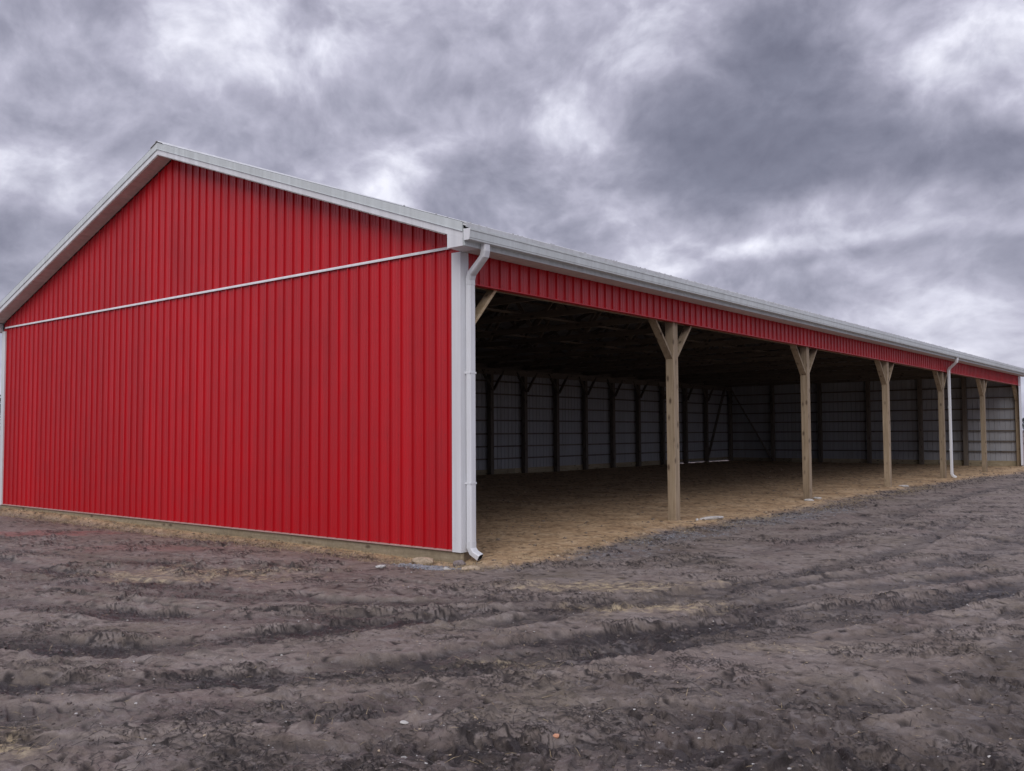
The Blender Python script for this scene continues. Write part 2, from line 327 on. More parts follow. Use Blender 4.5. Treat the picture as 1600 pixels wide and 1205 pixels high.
def ground(x, y, sp):
    """height and surface masks at x, y; sp = local mesh spacing, damps detail that the mesh cannot carry"""
    def oct_(wl, amp, seed, sx=1.0, sy=1.0, ridged=False):
        n = perlin(x*sx/wl, y*sy/wl, seed)
        if ridged: n = 0.5-2*np.abs(n)
        return n*amp*np.clip(wl/(3.0*sp)-0.35, 0, 1)
    sand = sand_mask(x, y)
    far = np.hypot(x-3, y-3)
    z = -0.115 + 0.10*perlin(x/60, y/60, 20)*sm(30, 80, far)
    z = z - 0.085*sm(-1.1, -0.15, y)*sm(0.6, 0.0, x)*sm(0.4, 0.0, y)
    z = z + sand*(0.045 + 0.07*sm(-1.0, -13.5, x))
    z = z - 0.13*sm(-14.50, -14.9, x)
    # directions: wheels mostly ran along +R
    ca, sa = 0.777, 0.629
    u = x*ca+y*sa; v = -x*sa+y*ca
    wx = x + 0.12*perlin(x*2.1, y*2.1, 40); wy = y + 0.12*perlin(x*2.1, y*2.1, 41)
    rough = 1.0-sand*0.45
    z = z + oct_(4.0, 0.026, 1) + oct_(1.7, 0.010, 2)*rough
    patch = sm(-0.12, 0.40, perlin(x*0.55, y*0.55, 30)+0.55*perlin(x*1.7, y*1.7, 31))     # 0 = smeared flat, 1 = churned
    patch = np.maximum(patch, sm(5.5, 1.0, np.hypot(x-5.0, y+5.0))*0.35)
    rut = np.zeros_like(x); flat = np.zeros_like(x); patch0 = patch
    fade = np.clip(0.2/(2.5*sp)-0.2, 0, 1)
    for k, (pts, hw, dep, lug) in enumerate(TRACKS):
        near = any(px_ > 4.2 and py_ < -3.2 for px_, py_ in pts)
        lug = lug if near else lug*0.25
        c = catmull(pts)
        lo = c.min(0)-1.0; hi = c.max(0)+1.0
        m = np.where((x > lo[0]) & (x < hi[0]) & (y > lo[1]) & (y < hi[1]))[0]
        if not len(m): continue
        X = x[m]; Y = y[m]; best = np.full(len(m), 9.0); bs = np.zeros(len(m)); sg = np.zeros(len(m)); L = 0.0; total = 0
        seg = np.diff(c, axis=0); ln = np.hypot(seg[:, 0], seg[:, 1]); total = ln.sum()
        for i in range(len(seg)):
            dx = X-c[i, 0]; dy = Y-c[i, 1]; d = seg[i]/ln[i]
            s = np.clip(dx*d[0]+dy*d[1], 0, ln[i]); ex = dx-s*d[0]; ey = dy-s*d[1]; dd = np.hypot(ex, ey)
            cr = d[0]*dy-d[1]*dx
            b = dd < best; best = np.where(b, dd, best); bs = np.where(b, L+s, bs); sg = np.where(b, cr, sg); L += ln[i]
        e = sm(0, 0.7, bs)*sm(0, 0.7, total-bs)
        best = best + 0.05*perlin(X*2.3, Y*2.3, 60+k) + 0.025*perlin(X*9, Y*9, 61+k)
        a = e*(0.55+0.75*sm(-0.3, 0.4, perlin(X*0.9+k, Y*0.9, 70)))
        inside = sm(hw*1.15, hw*0.75, best)
        berm = np.exp(-((best-hw*1.25)/0.07)**2)
        ph = bs/0.155 + np.abs(sg)*3.4 + 0.35*perlin(X*1.5, Y*1.5, 80+k)
        tri = np.abs((ph % 1.0)*2-1)                                    # slanted lug prints, both ways out from the middle
        bars = sm(0.38, 0.60, tri)-0.5
        brk = sm(-0.35, 0.15, perlin(X*4.0, Y*4.0, 90+k))
        dz = -dep*inside*a + berm*dep*0.55*a*(0.25+1.5*np.abs(perlin(X*7, Y*7, 62+k)))
        dz = dz + bars*lug*inside*a*brk*fade[m]*1.1
        z[m] += dz*(1-0.6*sand[m]); flat[m] = np.maximum(flat[m], inside*e); rut[m] = np.maximum(rut[m], inside*a*np.clip(dep/0.036, 0.5, 1.1))
    patch = patch*(1-0.72*flat)
    n1 = 0.5-2*np.abs(perlin(u/0.34+0.5*perlin(x*3, y*3, 42), v/0.15, 3))
    n2 = 0.5-2*np.abs(perlin(u/0.17, v/0.085+0.6*perlin(x*5, y*5, 43), 4))
    churn = patch*(1-sand*0.75)
    z = z + n1*0.013*churn*np.clip(0.2/(3*sp)-0.2, 0, 1) + n2*0.009*(0.12+0.88*churn+0.2*sand)*np.clip(0.1/(3*sp)-0.2, 0, 1)
    z = z + oct_(0.45, 0.009, 12)*rough + oct_(0.07, 0.003, 14)*(0.3+0.7*churn) + oct_(0.032, 0.0048, 15)*(0.5+0.8*churn) + oct_(0.055, 0.0045, 16, ridged=True)*(0.2+churn)
    fd = np.clip(0.16/(3*sp)-0.2, 0, 1)
    ledge_shade = np.zeros_like(x)
    # ledges: the surface breaks in little steps, shade painted on their faces
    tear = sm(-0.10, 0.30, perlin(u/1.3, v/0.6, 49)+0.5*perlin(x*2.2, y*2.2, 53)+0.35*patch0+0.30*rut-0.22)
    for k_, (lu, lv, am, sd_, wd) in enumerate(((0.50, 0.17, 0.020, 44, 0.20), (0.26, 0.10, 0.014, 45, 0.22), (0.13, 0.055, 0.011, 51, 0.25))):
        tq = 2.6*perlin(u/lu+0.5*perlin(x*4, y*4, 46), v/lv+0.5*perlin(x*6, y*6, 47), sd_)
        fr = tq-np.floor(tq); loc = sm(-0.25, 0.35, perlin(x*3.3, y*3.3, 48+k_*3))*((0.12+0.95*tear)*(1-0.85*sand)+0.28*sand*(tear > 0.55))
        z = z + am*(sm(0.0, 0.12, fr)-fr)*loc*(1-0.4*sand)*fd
        ledge_shade = np.maximum(ledge_shade, sm(0.0, 0.03, fr)*sm(wd+0.10, wd-0.04, fr)*np.clip(loc*1.15, 0, 1))
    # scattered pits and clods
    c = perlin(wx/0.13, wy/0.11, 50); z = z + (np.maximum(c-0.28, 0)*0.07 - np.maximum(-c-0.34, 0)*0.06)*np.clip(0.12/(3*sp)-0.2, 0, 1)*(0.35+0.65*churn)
    ledge_shade = np.clip(np.maximum(ledge_shade, 2.5*np.maximum(-c-0.30, 0)+1.3*np.maximum(c-0.42, 0)), 0, 1)  # painted shade in the pits as well, clod tops darkened too
    churn = np.clip(np.maximum(churn, tear*0.7) + rut*0.4, 0, 1)
    def spot(cx, cy, rx, ry, sd, ang=0.681):
        dx = x-cx; dy = y-cy; c_, s_ = math.cos(ang), math.sin(ang)
        a_ = dx*c_+dy*s_; b_ = -dx*s_+dy*c_
        r = np.hypot(a_/rx, b_/ry)+0.55*perlin(x*2.2, y*2.2, sd)+0.3*perlin(x*8, y*8, sd+1)
        return sm(1.15, 0.35, r)
    straw = np.maximum.reduce([1.0*spot(3.75, -1.45, 0.80, 0.50, 100), 0.9*spot(2.75, -0.55, 1.2, 0.5, 102), 0.9*spot(2.75, -7.35, 0.6, 0.6, 104),
                               0.75*spot(-1.7, -2.9, 1.6, 0.6, 106), 0.55*spot(4.0, -3.9, 0.5, 0.2, 108), 0.35*spot(5.6, -2.1, 0.5, 0.25, 109)])
    bank = sm(-1.5, -0.15, y+0.55*perlin(x*0.7, y*0.7, 110))*sm(0.9, 0.3, x)*sm(0.35, 0.0, y)     # drier soil along the gable
    straw = np.maximum(straw, 0.30*bank)
    redd = np.maximum(spot(-8.2, -1.95, 1.3, 0.5, 112), 0.45*spot(-4.5, -1.9, 1.6, 0.5, 113))
    gravel = np.maximum.reduce([spot(-0.15, -0.55, 0.55, 0.28, 114), 0.8*spot(1.1, 3.9, 1.6, 0.45, 116, 1.5), 0.7*spot(1.2, 8.7, 3.2, 0.5, 118, 1.55), 0.5*spot(1.3, 1.6, 0.9, 0.5, 119, 1.0)])
    z = z + gravel*(1-sand)*0.02
    return z, sand, np.clip(churn, 0, 1), rut, straw, redd, gravel, ledge_shade

def ground_material(name):
    def f(t, b):
        p = wpos(t)
        A = lambda n: t.n('ShaderNodeAttribute', attribute_name=n).outputs['Fac']
        sand, churn, rut, straw, redd, gravel = (A(n) for n in ('sand', 'churn', 'rut', 'straw', 'redsoil', 'gravel'))
        n1 = t.noise(p, 1.3, 6, 0.6); n2 = t.noise(p, 9.0, 7, 0.65); n3 = t.noise(p, 60.0, 5, 0.7)
        nn = t.math('ADD', t.math('ADD', t.math('MULTIPLY', n1, 0.45), t.math('MULTIPLY', n2, 0.35)), t.math('MULTIPLY', n3, 0.20))
        mud = t.ramp(nn, [(0.34, (0.112, 0.085, 0.070)), (0.46, (0.190, 0.151, 0.129)), (0.56, (0.262, 0.217, 0.192)), (0.68, (0.34, 0.297, 0.275))])
        tint = t.noise(p, 0.8, 4, 0.6)
        mud = t.mix(t.maprange(tint, 0.52, 0.72, 0.0, 0.55), mud, (0.155, 0.125, 0.085))
        mud = t.mix(t.maprange(tint, 0.46, 0.28, 0.0, 0.5), mud, (0.17, 0.115, 0.108))
        wet = t.math('MULTIPLY', t.math('MAXIMUM', rut, t.math('MULTIPLY', t.maprange(n1, 0.60, 0.70), 0.35)), t.maprange(n2, 0.35, 0.52, 0.55, 1.0))
        mud = t.mix(t.math('MULTIPLY', wet, 0.76), mud, (0.038, 0.029, 0.028))
        rot = t.n('ShaderNodeMapping'); t.nt.links.new(p, rot.inputs[0]); rot.inputs['Rotation'].default_value = (0, 0, -0.681)
        st = t.noise(scaled(t, rot.outputs[0], (4.0, 9.5, 4.0)), 1.0, 6, 0.62, 0.8)
        mud = t.mix(t.math('MULTIPLY', t.maprange(st, 0.53, 0.60), t.math('ADD', 0.06, t.math('MULTIPLY', churn, 0.40))), mud, (0.034, 0.026, 0.026))
        mud = t.mix(t.math('MULTIPLY', t.maprange(st, 0.46, 0.36), 0.30), mud, (0.30, 0.268, 0.265))
        sn = t.math('ADD', t.math('MULTIPLY', n1, 0.5), t.math('MULTIPLY', n2, 0.5))
        snd = t.ramp(sn, [(0.33, (0.24, 0.145, 0.078)), (0.48, (0.46, 0.310, 0.178)), (0.62, (0.60, 0.44, 0.28))])
        sdk = t.noise(scaled(t, rot.outputs[0], (3.0, 5.5, 4.0)), 1.0, 6, 0.65, 1.0)
        snd = t.mix(t.maprange(sdk, 0.56, 0.64, 0.0, 0.75), snd, (0.13, 0.085, 0.05))
        stw = t.ramp(n2, [(0.35, (0.17, 0.135, 0.095)), (0.50, (0.32, 0.25, 0.165)), (0.64, (0.52, 0.42, 0.27))])
        vv = t.n('ShaderNodeTexVoronoi', feature='F1'); t.nt.links.new(p, vv.inputs['Vector']); vv.inputs['Scale'].default_value = 26.0
        gcol = t.ramp(t.n('ShaderNodeSeparateColor', ins={0: vv.outputs['Color']}).outputs[0], [(0.1, (0.07, 0.075, 0.085)), (0.6, (0.17, 0.18, 0.20)), (0.95, (0.42, 0.43, 0.45))])
        c = t.mix(t.math('MULTIPLY', straw, t.maprange(n2, 0.36, 0.56)), mud, stw)
        c = t.mix(t.math('MULTIPLY', redd, t.maprange(n2, 0.35, 0.6, 0.2, 0.8)), c, (0.30, 0.10, 0.085))
        c = t.mix(t.math('MULTIPLY', gravel, t.maprange(n2, 0.40, 0.56)), c, gcol)
        c = t.mix(sand, c, snd)
        tn = t.math('MULTIPLY', A('ledge_shade'), t.maprange(n2, 0.30, 0.5, 0.45, 1.0))
        c = t.mix(t.math('MULTIPLY', tn, 0.95), c, t.mix(sand, (0.022, 0.016, 0.015), (0.11, 0.07, 0.04)))  # shade of ledge faces and pits painted dark over the soil colour
        t.nt.links.new(c, b.inputs['Base Color'])
        r = t.math('SUBTRACT', 0.72, t.math('MULTIPLY', wet, 0.22)); r = t.math('ADD', r, t.math('MULTIPLY', sand, 0.2))
        t.nt.links.new(r, b.inputs['Roughness'])
        h = t.math('ADD', t.math('MULTIPLY', n3, 0.5), t.math('MULTIPLY', t.noise(p, 25, 6, 0.7), 1.0))
        bump(t, b, h, 0.85, 0.022)
    return material(name, f, Specular_IOR_Level=0.35)

def build_ground():
    th_f = np.linspace(YAW-0.64, YAW+0.64, 1050)
    left = YAW-0.64-np.geomspace(0.002, 2.5015926, 60); right = YAW+0.64+np.geomspace(0.002, 2.5015926, 60)
    th = np.concatenate([left[::-1], th_f, right])                      # full circle, seam behind the camera
    r_f = 1/np.linspace(1/3.3, 1/70.0, 860)
    rr = np.concatenate([np.linspace(0.6, 3.2, 24), r_f, np.geomspace(75, 6000, 28)])
    TH, RR = np.meshgrid(th, rr)
    x = (CX+RR*np.sin(TH)).ravel(); y = (CY+RR*np.cos(TH)).ravel()
    dr = np.gradient(rr)[:, None]; dt = np.gradient(th)[None, :]
    sp = np.maximum(RR*dt, 0.35*dr*np.ones_like(RR)).ravel()
    z, sand, churn, rut, straw, redd, gravel, ledge_shade = ground(x, y, sp)
    nr, nt_ = TH.shape
    idx = np.arange(nr*nt_).reshape(nr, nt_)
    quads = np.stack([idx[:-1, :-1], idx[:-1, 1:], idx[1:, 1:], idx[1:, :-1]], -1).reshape(-1, 4)[:, ::-1]
    fs = sand[quads].mean(1)
    mat = ground_material('soil')
    for name, sel, lab in (('mud_ground', fs < 0.5, None), ('sand_floor', fs >= 0.5, None)):
        q = quads[sel]; used, inv = np.unique(q, return_inverse=True); inv = inv.reshape(-1, 4)
        me = bpy.data.meshes.new(name)
        me.vertices.add(len(used)); me.loops.add(inv.size); me.polygons.add(len(inv))
        co = np.stack([x[used], y[used], z[used]], 1).astype(np.float32)
        me.vertices.foreach_set('co', co.ravel()); me.loops.foreach_set('vertex_index', inv.ravel().astype(np.int32))
        me.polygons.foreach_set('loop_start', (np.arange(len(inv))*4).astype(np.int32))
        me.polygons.foreach_set('use_smooth', np.ones(len(inv), bool))
        me.update(calc_edges=True)
        for an, arr in (('sand', sand), ('churn', churn), ('rut', rut), ('straw', straw), ('redsoil', redd), ('gravel', gravel), ('ledge_shade', ledge_shade)):
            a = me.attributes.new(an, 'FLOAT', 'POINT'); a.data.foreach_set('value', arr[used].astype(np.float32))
        me.materials.append(mat)
        put(name, me, kind='structure')
build_ground()
def gz(x, y):
    return float(ground(np.array([x], float), np.array([y], float), np.array([0.01]))[0][0])

# ------------------------------------------------------------------ barn
WID, LEN = 14.63, 38.5
B6 = (LEN-0.5)/6
RX = -WID/2
SL = 0.347
Z_RIDGE = 7.02                       # top of roof sheets at the ridge
def roof_z(x): return Z_RIDGE-SL*abs(x-RX)
def wall_top(x): return roof_z(x)-0.225
OV = 0.30                            # overhang on the gables
EV = 0.33                            # overhang at the eaves
Z_LINE = 4.15
Z_SOF = 4.08
Z_HDR = 3.657
barn = put('pole_barn', None, None, (0, 0, 0), label='long red metal pole barn with white trim and an open front facing the mud yard', category='barn')
barn.empty_display_size = 2

def profile(n_ribs, pitch=0.22860, h=0.024):
    """u, height pairs across a ribbed steel sheet; starts on a flat, ribs start each pitch"""
    pts = []
    for i in range(n_ribs):
        b = i*pitch
        pts += [(b+0.000, 0.0), (b+0.006, h), (b+0.024, h), (b+0.030, 0.0),
                (b+0.100, 0.0), (b+0.106, 0.0045), (b+0.116, 0.0045), (b+0.122, 0.0),
                (b+0.160, 0.0), (b+0.166, 0.0045), (b+0.176, 0.0045), (b+0.182, 0.0)]
    pts.append((n_ribs*pitch, 0.0)); return pts
def sheet_mesh(name, n_ribs, top, bottom, o, ud, vd, nd, mats, flat_back=True, mirror=False, skip=None):
    """ribbed sheet: o origin, ud across, vd up, nd outward; top/bottom = numbers or functions of u"""
    o, ud, vd, nd = map(Vector, (o, ud, vd, nd)); mb = MB()
    tf = top if callable(top) else (lambda u: top); bf = bottom if callable(bottom) else (lambda u: bottom)
    us = profile(n_ribs)
    ex = []
    if callable(top):                                    # extra break for a ridge inside a sheet
        pass
    for side, off in ((0, 0.0), (1, -0.0015)):
        k = len(mb.v)
        for u, h in us:
            for z in (bf(u), tf(u)):
                mb.v.append(tuple(o+ud*u+vd*z+nd*(h+off)))
        for i in range(len(us)-1):
            q = [k+2*i, k+2*i+2, k+2*i+3, k+2*i+1]
            mb.face(q if side == 0 else q[::-1], side)
    n2 = len(us)*2
    # cut edges
    for i in range(len(us)-1):
        mb.face([2*i, n2+2*i, n2+2*i+2, 2*i+2], 0); mb.face([2*i+1, 2*i+3, n2+2*i+3, n2+2*i+1], 0)
    return mb.mesh(name, mats)
NS = 16
SWD = 4*0.2286
# gable walls: u runs along -X from the open corner
for i in range(NS):
    x0 = -i*SWD
    put('siding_panel', sheet_mesh('siding_panel', 4, Z_LINE-0.012, 0.012, (x0, 0.0, 0), (-1, 0, 0), (0, 0, 1), (0, -1, 0), [M_red, M_redin]), barn)
    put('siding_panel', sheet_mesh('siding_panel', 4, lambda u: max(wall_top(x0-u), Z_LINE+0.02), Z_LINE+0.012, (x0, 0.004, 0), (-1, 0, 0), (0, 0, 1), (0, -1, 0), [M_red, M_redin]), barn)
me = None
for i in range(NS):                 # far gable, seen from inside
    x0 = -WID+i*SWD
    put('siding_panel', sheet_mesh('siding_panel', 4, lambda u: wall_top(x0+u), 0.012, (x0, LEN, 0), (1, 0, 0), (0, 0, 1), (0, 1, 0), [M_red, M_redin]), barn)
ns = 42
me = sheet_mesh('siding_panel', 4, Z_SOF-0.003, 0.012, (0, 0, 0), (0, 1, 0), (0, 0, 1), (-1, 0, 0), [M_red, M_redin])
for i in range(ns): put('siding_panel', me, barn, (-WID-0.001*(i % 2), i*SWD+0.15, 0))
# header siding above the open front
me = sheet_mesh('header_panel', 4, Z_SOF-0.003, Z_HDR, (0, 0, 0), (0, 1, 0), (0, 0, 1), (1, 0, 0), [M_red, M_redin])
for i in range(ns): put('header_panel', me, barn, (0.012+0.0008*(i % 2), i*SWD+0.135, 0))
# roof sheets
mrf = {}
for s in (1, -1):
    L = math.hypot(WID/2+EV+0.05, SL*(WID/2+EV+0.05)); ang = Vector((s*1.0, 0, -SL)).normalized(); nn = Vector((s*SL, 0, 1)).normalized()
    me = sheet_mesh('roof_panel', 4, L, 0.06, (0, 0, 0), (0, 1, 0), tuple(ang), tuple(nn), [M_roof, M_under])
    for i in range(43): put('roof_panel', me, barn, (RX, -OV-0.01+i*0.9144, Z_RIDGE-0.02+0.001*(i % 2)))
# ridge cap
mb = MB()
prof = [(-0.22, -0.22*SL+0.012), (-0.20, -0.20*SL+0.024), (-0.05, 0.010), (-0.03, 0.035), (0.03, 0.035), (0.05, 0.010), (0.20, -0.20*SL+0.024), (0.22, -0.22*SL+0.012)]
prof2 = [(a, b-0.006) for a, b in prof][::-1]
mb.sweep([[(RX+a, y, Z_RIDGE+b+0.012) for a, b in prof+prof2] for y in (-OV-0.04, LEN+OV+0.04)])
mb.build('ridge_cap', M_roof, barn)
# rake trim and fascia on both slopes of both gables
for y0, sg in ((-OV, -1), (LEN+OV, 1)):
    for s in (1, -1):
        xe = RX+s*(WID/2+EV); ze = roof_z(xe)
        for nm, a, b_, th, lip, mt in (('rake_trim', 0.022, -0.105, 0.022, 0.0, M_fascia), ('rake_fascia', -0.108, -0.205, 0.012, 0.0, M_white)):
            mb = MB(); q = []
            ya = y0; yb = y0+sg*th
            for x in (RX, xe): q.append([(x, ya-sg*0.002, roof_z(x)+a), (x, yb, roof_z(x)+a), (x, yb, roof_z(x)+b_), (x, ya-sg*0.002, roof_z(x)+b_)])
            mb.sweep(q); mb.build(nm, mt, barn)
        # drip lip between
        mb = MB(); q = []
        for x in (RX, xe):
            z = roof_z(x)-0.106; q.append([(x, y0+sg*0.012, z+0.004), (x, y0+sg*0.030, z+0.001), (x, y0+sg*0.030, z-0.004), (x, y0+sg*0.012, z-0.006)])
        mb.sweep(q); mb.build('drip_lip', M_fascia, barn)
        # returns over the roof sheet
        mb = MB(); q = []
        for x in (RX, xe): q.append([(x, y0+sg*0.022, roof_z(x)+0.022), (x, y0-sg*0.11, roof_z(x)+0.022), (x, y0-sg*0.11, roof_z(x)+0.017), (x, y0+sg*0.022, roof_z(x)+0.017)])
        mb.sweep(q); mb.build('rake_cap', M_roof, barn)
# rake soffit panels (vented boards running out from the wall)
n_so = 24
for y0, y1 in ((-OV+0.001, -0.022), (LEN+0.022, LEN+OV-0.001)):
    for s in (1, -1):
        run = WID/2+0.0; st = run/n_so
        mb = MB()
        x0, x1 = 0.0, st-0.012
        def zz(x): return -SL*x
        q = []
        for x, dz in ((0.0, 0.0), (0.012, -0.008), (st*0.5-0.012, -0.008), (st*0.5, -0.001), (st*0.5+0.012, -0.008), (st-0.012, -0.008), (st, 0.0)):
            q.append([(s*x, y0, zz(x)+dz), (s*x, y1, zz(x)+dz), (s*x, y1, zz(x)+0.02), (s*x, y0, zz(x)+0.02)])
        mb.sweep(q); me = mb.mesh('soffit_panel', M_soffit)
        for i in range(n_so):
            x = s*i*st
            put('soffit_panel', me, barn, (RX+x, 0, roof_z(RX+x)-0.212+(-0.001*(i % 2))))
# eave soffits: long grooved strips, and eave fascia, gutter
for s, xw in ((1, 0.0), (-1, -WID)):
    for i in range(10):
        ya = -0.0+i*LEN/10; yb = ya+LEN/10-0.006
        q = []
        xs = [0.0]
        pr = []
        for k in range(4):
            a = 0.004+k*0.080; pr += [(a, 0.0), (a+0.008, -0.009), (a+0.072, -0.009), (a+0.078, 0.0)]
        ring = pr+[(0.324, 0.015), (0.004, 0.015)]
        mb = MB(); mb.sweep([[(xw+s*(0.014+a), y, Z_SOF+0.001+b) for a, b in ring] for y in (ya, yb)])
        mb.build('soffit_panel', M_soffit, barn)
    mb = MB(); xa, xb = sorted((xw+s*EV, xw+s*(EV+0.02))); mb.box(xa, xb, -OV, LEN+OV, Z_SOF-0.01, Z_SOF+0.22); mb.build('eave_fascia', M_fascia, barn)
    # boxed eave return at the gable end
    for yq in ((-OV-0.013, -0.004), (LEN+0.004, LEN+OV+0.013)):
        mb = MB(); xa, xb = sorted((xw+s*(EV-0.002), xw+s*0.05))
        ring = [(xa, Z_SOF-0.012), (xb, Z_SOF-0.012), (xb, min(roof_z(xb)-0.206, 4.3)), (xa, min(roof_z(xa)-0.206, 4.3))]
        mb.sweep([[(x, y, z) for x, z in ring] for y in yq]); mb.build('eave_return', M_white, barn)
# K-style gutter, hollow, along the front eave (and the back one)
def gutter(s, xw):
    g = [(0.0, 0.15), (0.0, 0.0), (0.094, 0.0), (0.100, 0.006), (0.101, 0.024), (0.106, 0.030), (0.112, 0.118), (0.120, 0.126), (0.12, 0.152), (0.106, 0.152), (0.106, 0.146)]
    gi = [(a+0.003 if a < .05 else a-0.003, b+0.003) for a, b in g[:-2]][::-1]
    ring = g+[(0.106, 0.140)]+gi[0:]
    x0 = xw+s*(EV+0.021); z0 = Z_SOF+0.055
    for k in range(5):
        ya = -OV-0.015+k*(LEN+2*OV+0.03)/5; yb = ya+(LEN+2*OV+0.03)/5
        mb = MB(); e = 0.0012*(k % 2)
        mb.sweep([[(x0+s*(a+e), y, z0+b-e) for a, b in ring] for y in (ya, yb)])
        mb.build('gutter', M_fascia, barn)
    for y in (-OV-0.019, LEN+OV+0.016):
        mb = MB(); mb.sweep([[(x0+s*a, yy, z0+b) for a, b in g[:9]] for yy in (y, y+0.003)]); mb.build('gutter_cap', M_white, barn)
gutter(1, 0.0); gutter(-1, -WID)
for s_, xw in ((1, -0.06), (-1, -WID+0.06)):
    for i in range(6):
        m_ = MB(); xa, xb = sorted((xw, xw+s_*0.04)); m_.box(xa, xb, 0.05+i*LEN/6.02, 0.05+(i+1)*LEN/6.02-0.01, Z_SOF-0.018, roof_z(xb if s_ > 0 else xa)-0.03); m_.build('eave_blocking', D_y, barn)
    m_ = MB(); xa, xb = sorted((xw+s_*(0.06+EV+0.022), xw+s_*(0.06+EV-0.05)))
    zo = roof_z(0.0+EV+0.03)
    m_.sweep([[(xw+s_*(0.06+EV+0.060), y, zo-0.050), (xw+s_*(0.06+EV+0.066), y, zo-0.048), (xw+s_*(0.06+EV+0.072), y, zo+0.012), (xw+s_*(0.06+EV-0.06), y, zo+0.058), (xw+s_*(0.06+EV-0.06), y, zo+0.052), (xw+s_*(0.06+EV+0.062), y, zo+0.006)] for y in (-OV-0.02, LEN+OV+0.02)])
    m_.build('eave_trim', M_roof, barn)
# corner trims
def corner(sx, x, y, sy, top, wy=0.135):
    w = 0.135; p = 0.030
    mb = MB()
    xa, xb = sorted((x-sx*w, x+sx*p)); ya, yb = sorted((y+sy*p, y+sy*(p-0.004)))
    mb.box(xa, xb, ya, yb, -0.015, top)
    xa, xb = sorted((x+sx*p, x+sx*(p-0.004))); ya, yb = sorted((y+sy*(p-0.0041), y-sy*wy))
    mb.box(xa-0.0, xb, ya, yb, -0.015, top)
    xa, xb = sorted((x-sx*w, x-sx*(w-0.006))); ya, yb = sorted((y+sy*(p-0.004), y+sy*0.0))
    mb.box(xa, xb, ya, yb, -0.015, top)
    o = mb.build('corner_trim', M_white, barn)
corner(1, 0.0, 0.0, -1, Z_SOF-0.011); corner(-1, -WID, 0.0, -1, Z_SOF-0.011); corner(1, 0.0, LEN, 1, Z_SOF-0.011, 0.50); corner(-1, -WID, LEN, 1, Z_SOF-0.011)
# white line between the two gable courses, base trim
mb = MB(); mb.sweep([[(x, -0.000, Z_LINE+0.020), (x, -0.030, Z_LINE+0.018), (x, -0.042, Z_LINE-0.004), (x, -0.042, Z_LINE-0.022), (x, -0.036, Z_LINE-0.022), (x, -0.036, Z_LINE-0.006), (x, 0, Z_LINE-0.006)] for x in (-0.14, -WID+0.14)])
mb.build('transition_trim', M_white, barn)
for yy, sg in ((0.0, -1), (LEN, 1)):
    mb = MB(); mb.sweep([[(x, yy+sg*0.001, 0.010), (x, yy+sg*0.034, 0.006), (x, yy+sg*0.036, -0.008), (x, yy+sg*0.030, -0.008), (x, yy+sg*0.028, 0.0), (x, yy+sg*0.001, 0.002)] for x in (-0.14, -WID+0.14)])
    mb.build('base_trim', M_trim, barn)
mb = MB(); mb.sweep([[(0.010, y, Z_HDR+0.004), (0.040, y, Z_HDR+0.002), (0.040, y, Z_HDR-0.012), (-0.06, y, Z_HDR-0.014), (-0.06, y, Z_HDR-0.008), (0.010, y, Z_HDR-0.006)] for y in (0.135, LEN-0.135)])
mb.build('header_trim', M_red, barn)
# door-side edge trim of the far corner, skirt boards
mb = MB()
for i in range(4):
    m_ = MB(); xa = -0.02-i*3.65; xb = xa-3.645
    m_.box(max(xb, -WID+0.01), xa, 0.004, 0.042, -0.42, 0.14); m_.build('skirt_board', T_x, barn)
    m_ = MB(); m_.box(max(xb, -WID+0.01), xa, LEN-0.042, LEN-0.004, -0.35, 0.17); m_.build('skirt_board', T_x, barn)
m_ = MB(); m_.box(-0.028, 0.016, 0.005, 0.044, -0.5, -0.03); m_.build('skirt_board', T_x, barn)
for i in range(6):
    m_ = MB(); ya = 0.05+i*LEN/6.02; m_.box(-WID+0.005, -WID+0.043, ya, ya+LEN/6.02-0.01, (-0.35 if i < 5 else 0.075), 0.20); m_.build('skirt_board', T_y, barn)
# ground-contact corner post foot
# ---- posts
def brace(parent, p0, p1, w, h, m):
    mb = MB(); mb.bar(p0, p1, w, h, (1, 0, 0)); o = mb.build('knee_brace', m, parent); bevel(o, 0.004); return o
POST_Y = [6.04, 12.62, 18.9, 25.1, 31.4]
PX0, PX1 = -0.20, -0.03
def front_post(y, fresh=False, sides=(1, -1), wy=0.175):
    mb = MB(); mb.box(PX0, PX1, -wy/2, wy/2, -0.5, Z_SOF-0.02)
    o = mb.build('post', W_z, barn, (0, y, 0)); bevel(o, 0.006)
    for s in sides:
        mb = MB(); mb.bar((-0.125, s*0.05, 2.95), (-0.125, s*0.80, 3.78), 0.045, 0.15, (1, 0, 0))
        b = mb.build('knee_brace', W_fresh if fresh else W_z, o); bevel(b, 0.003)
for y in POST_Y: front_post(y)
front_post(0.14, True, (1,), 0.17)
front_post(LEN-0.13, False, (-1,), 0.17)
BACK_Y = [0.12, 2.3, 4.5, 6.7, 8.9, 11.1, 13.3, 15.4, 17.62, 19.73, 21.9, 24.03, 26.25, 28.5, 30.8, 33.15, 35.45, LEN-0.12]
for k, y in enumerate(BACK_Y):
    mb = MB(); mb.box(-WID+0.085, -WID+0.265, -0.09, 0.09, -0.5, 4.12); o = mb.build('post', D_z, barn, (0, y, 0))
    for s in ((1,) if k == 0 else (-1,) if k == len(BACK_Y)-1 else (1, -1)):
        m_ = MB(); m_.bar((-WID+0.30, s*0.03, 3.25), (-WID+0.30, s*0.66, 4.02), 0.04, 0.12, (1, 0, 0)); m_.build('knee_brace', D_z, o)
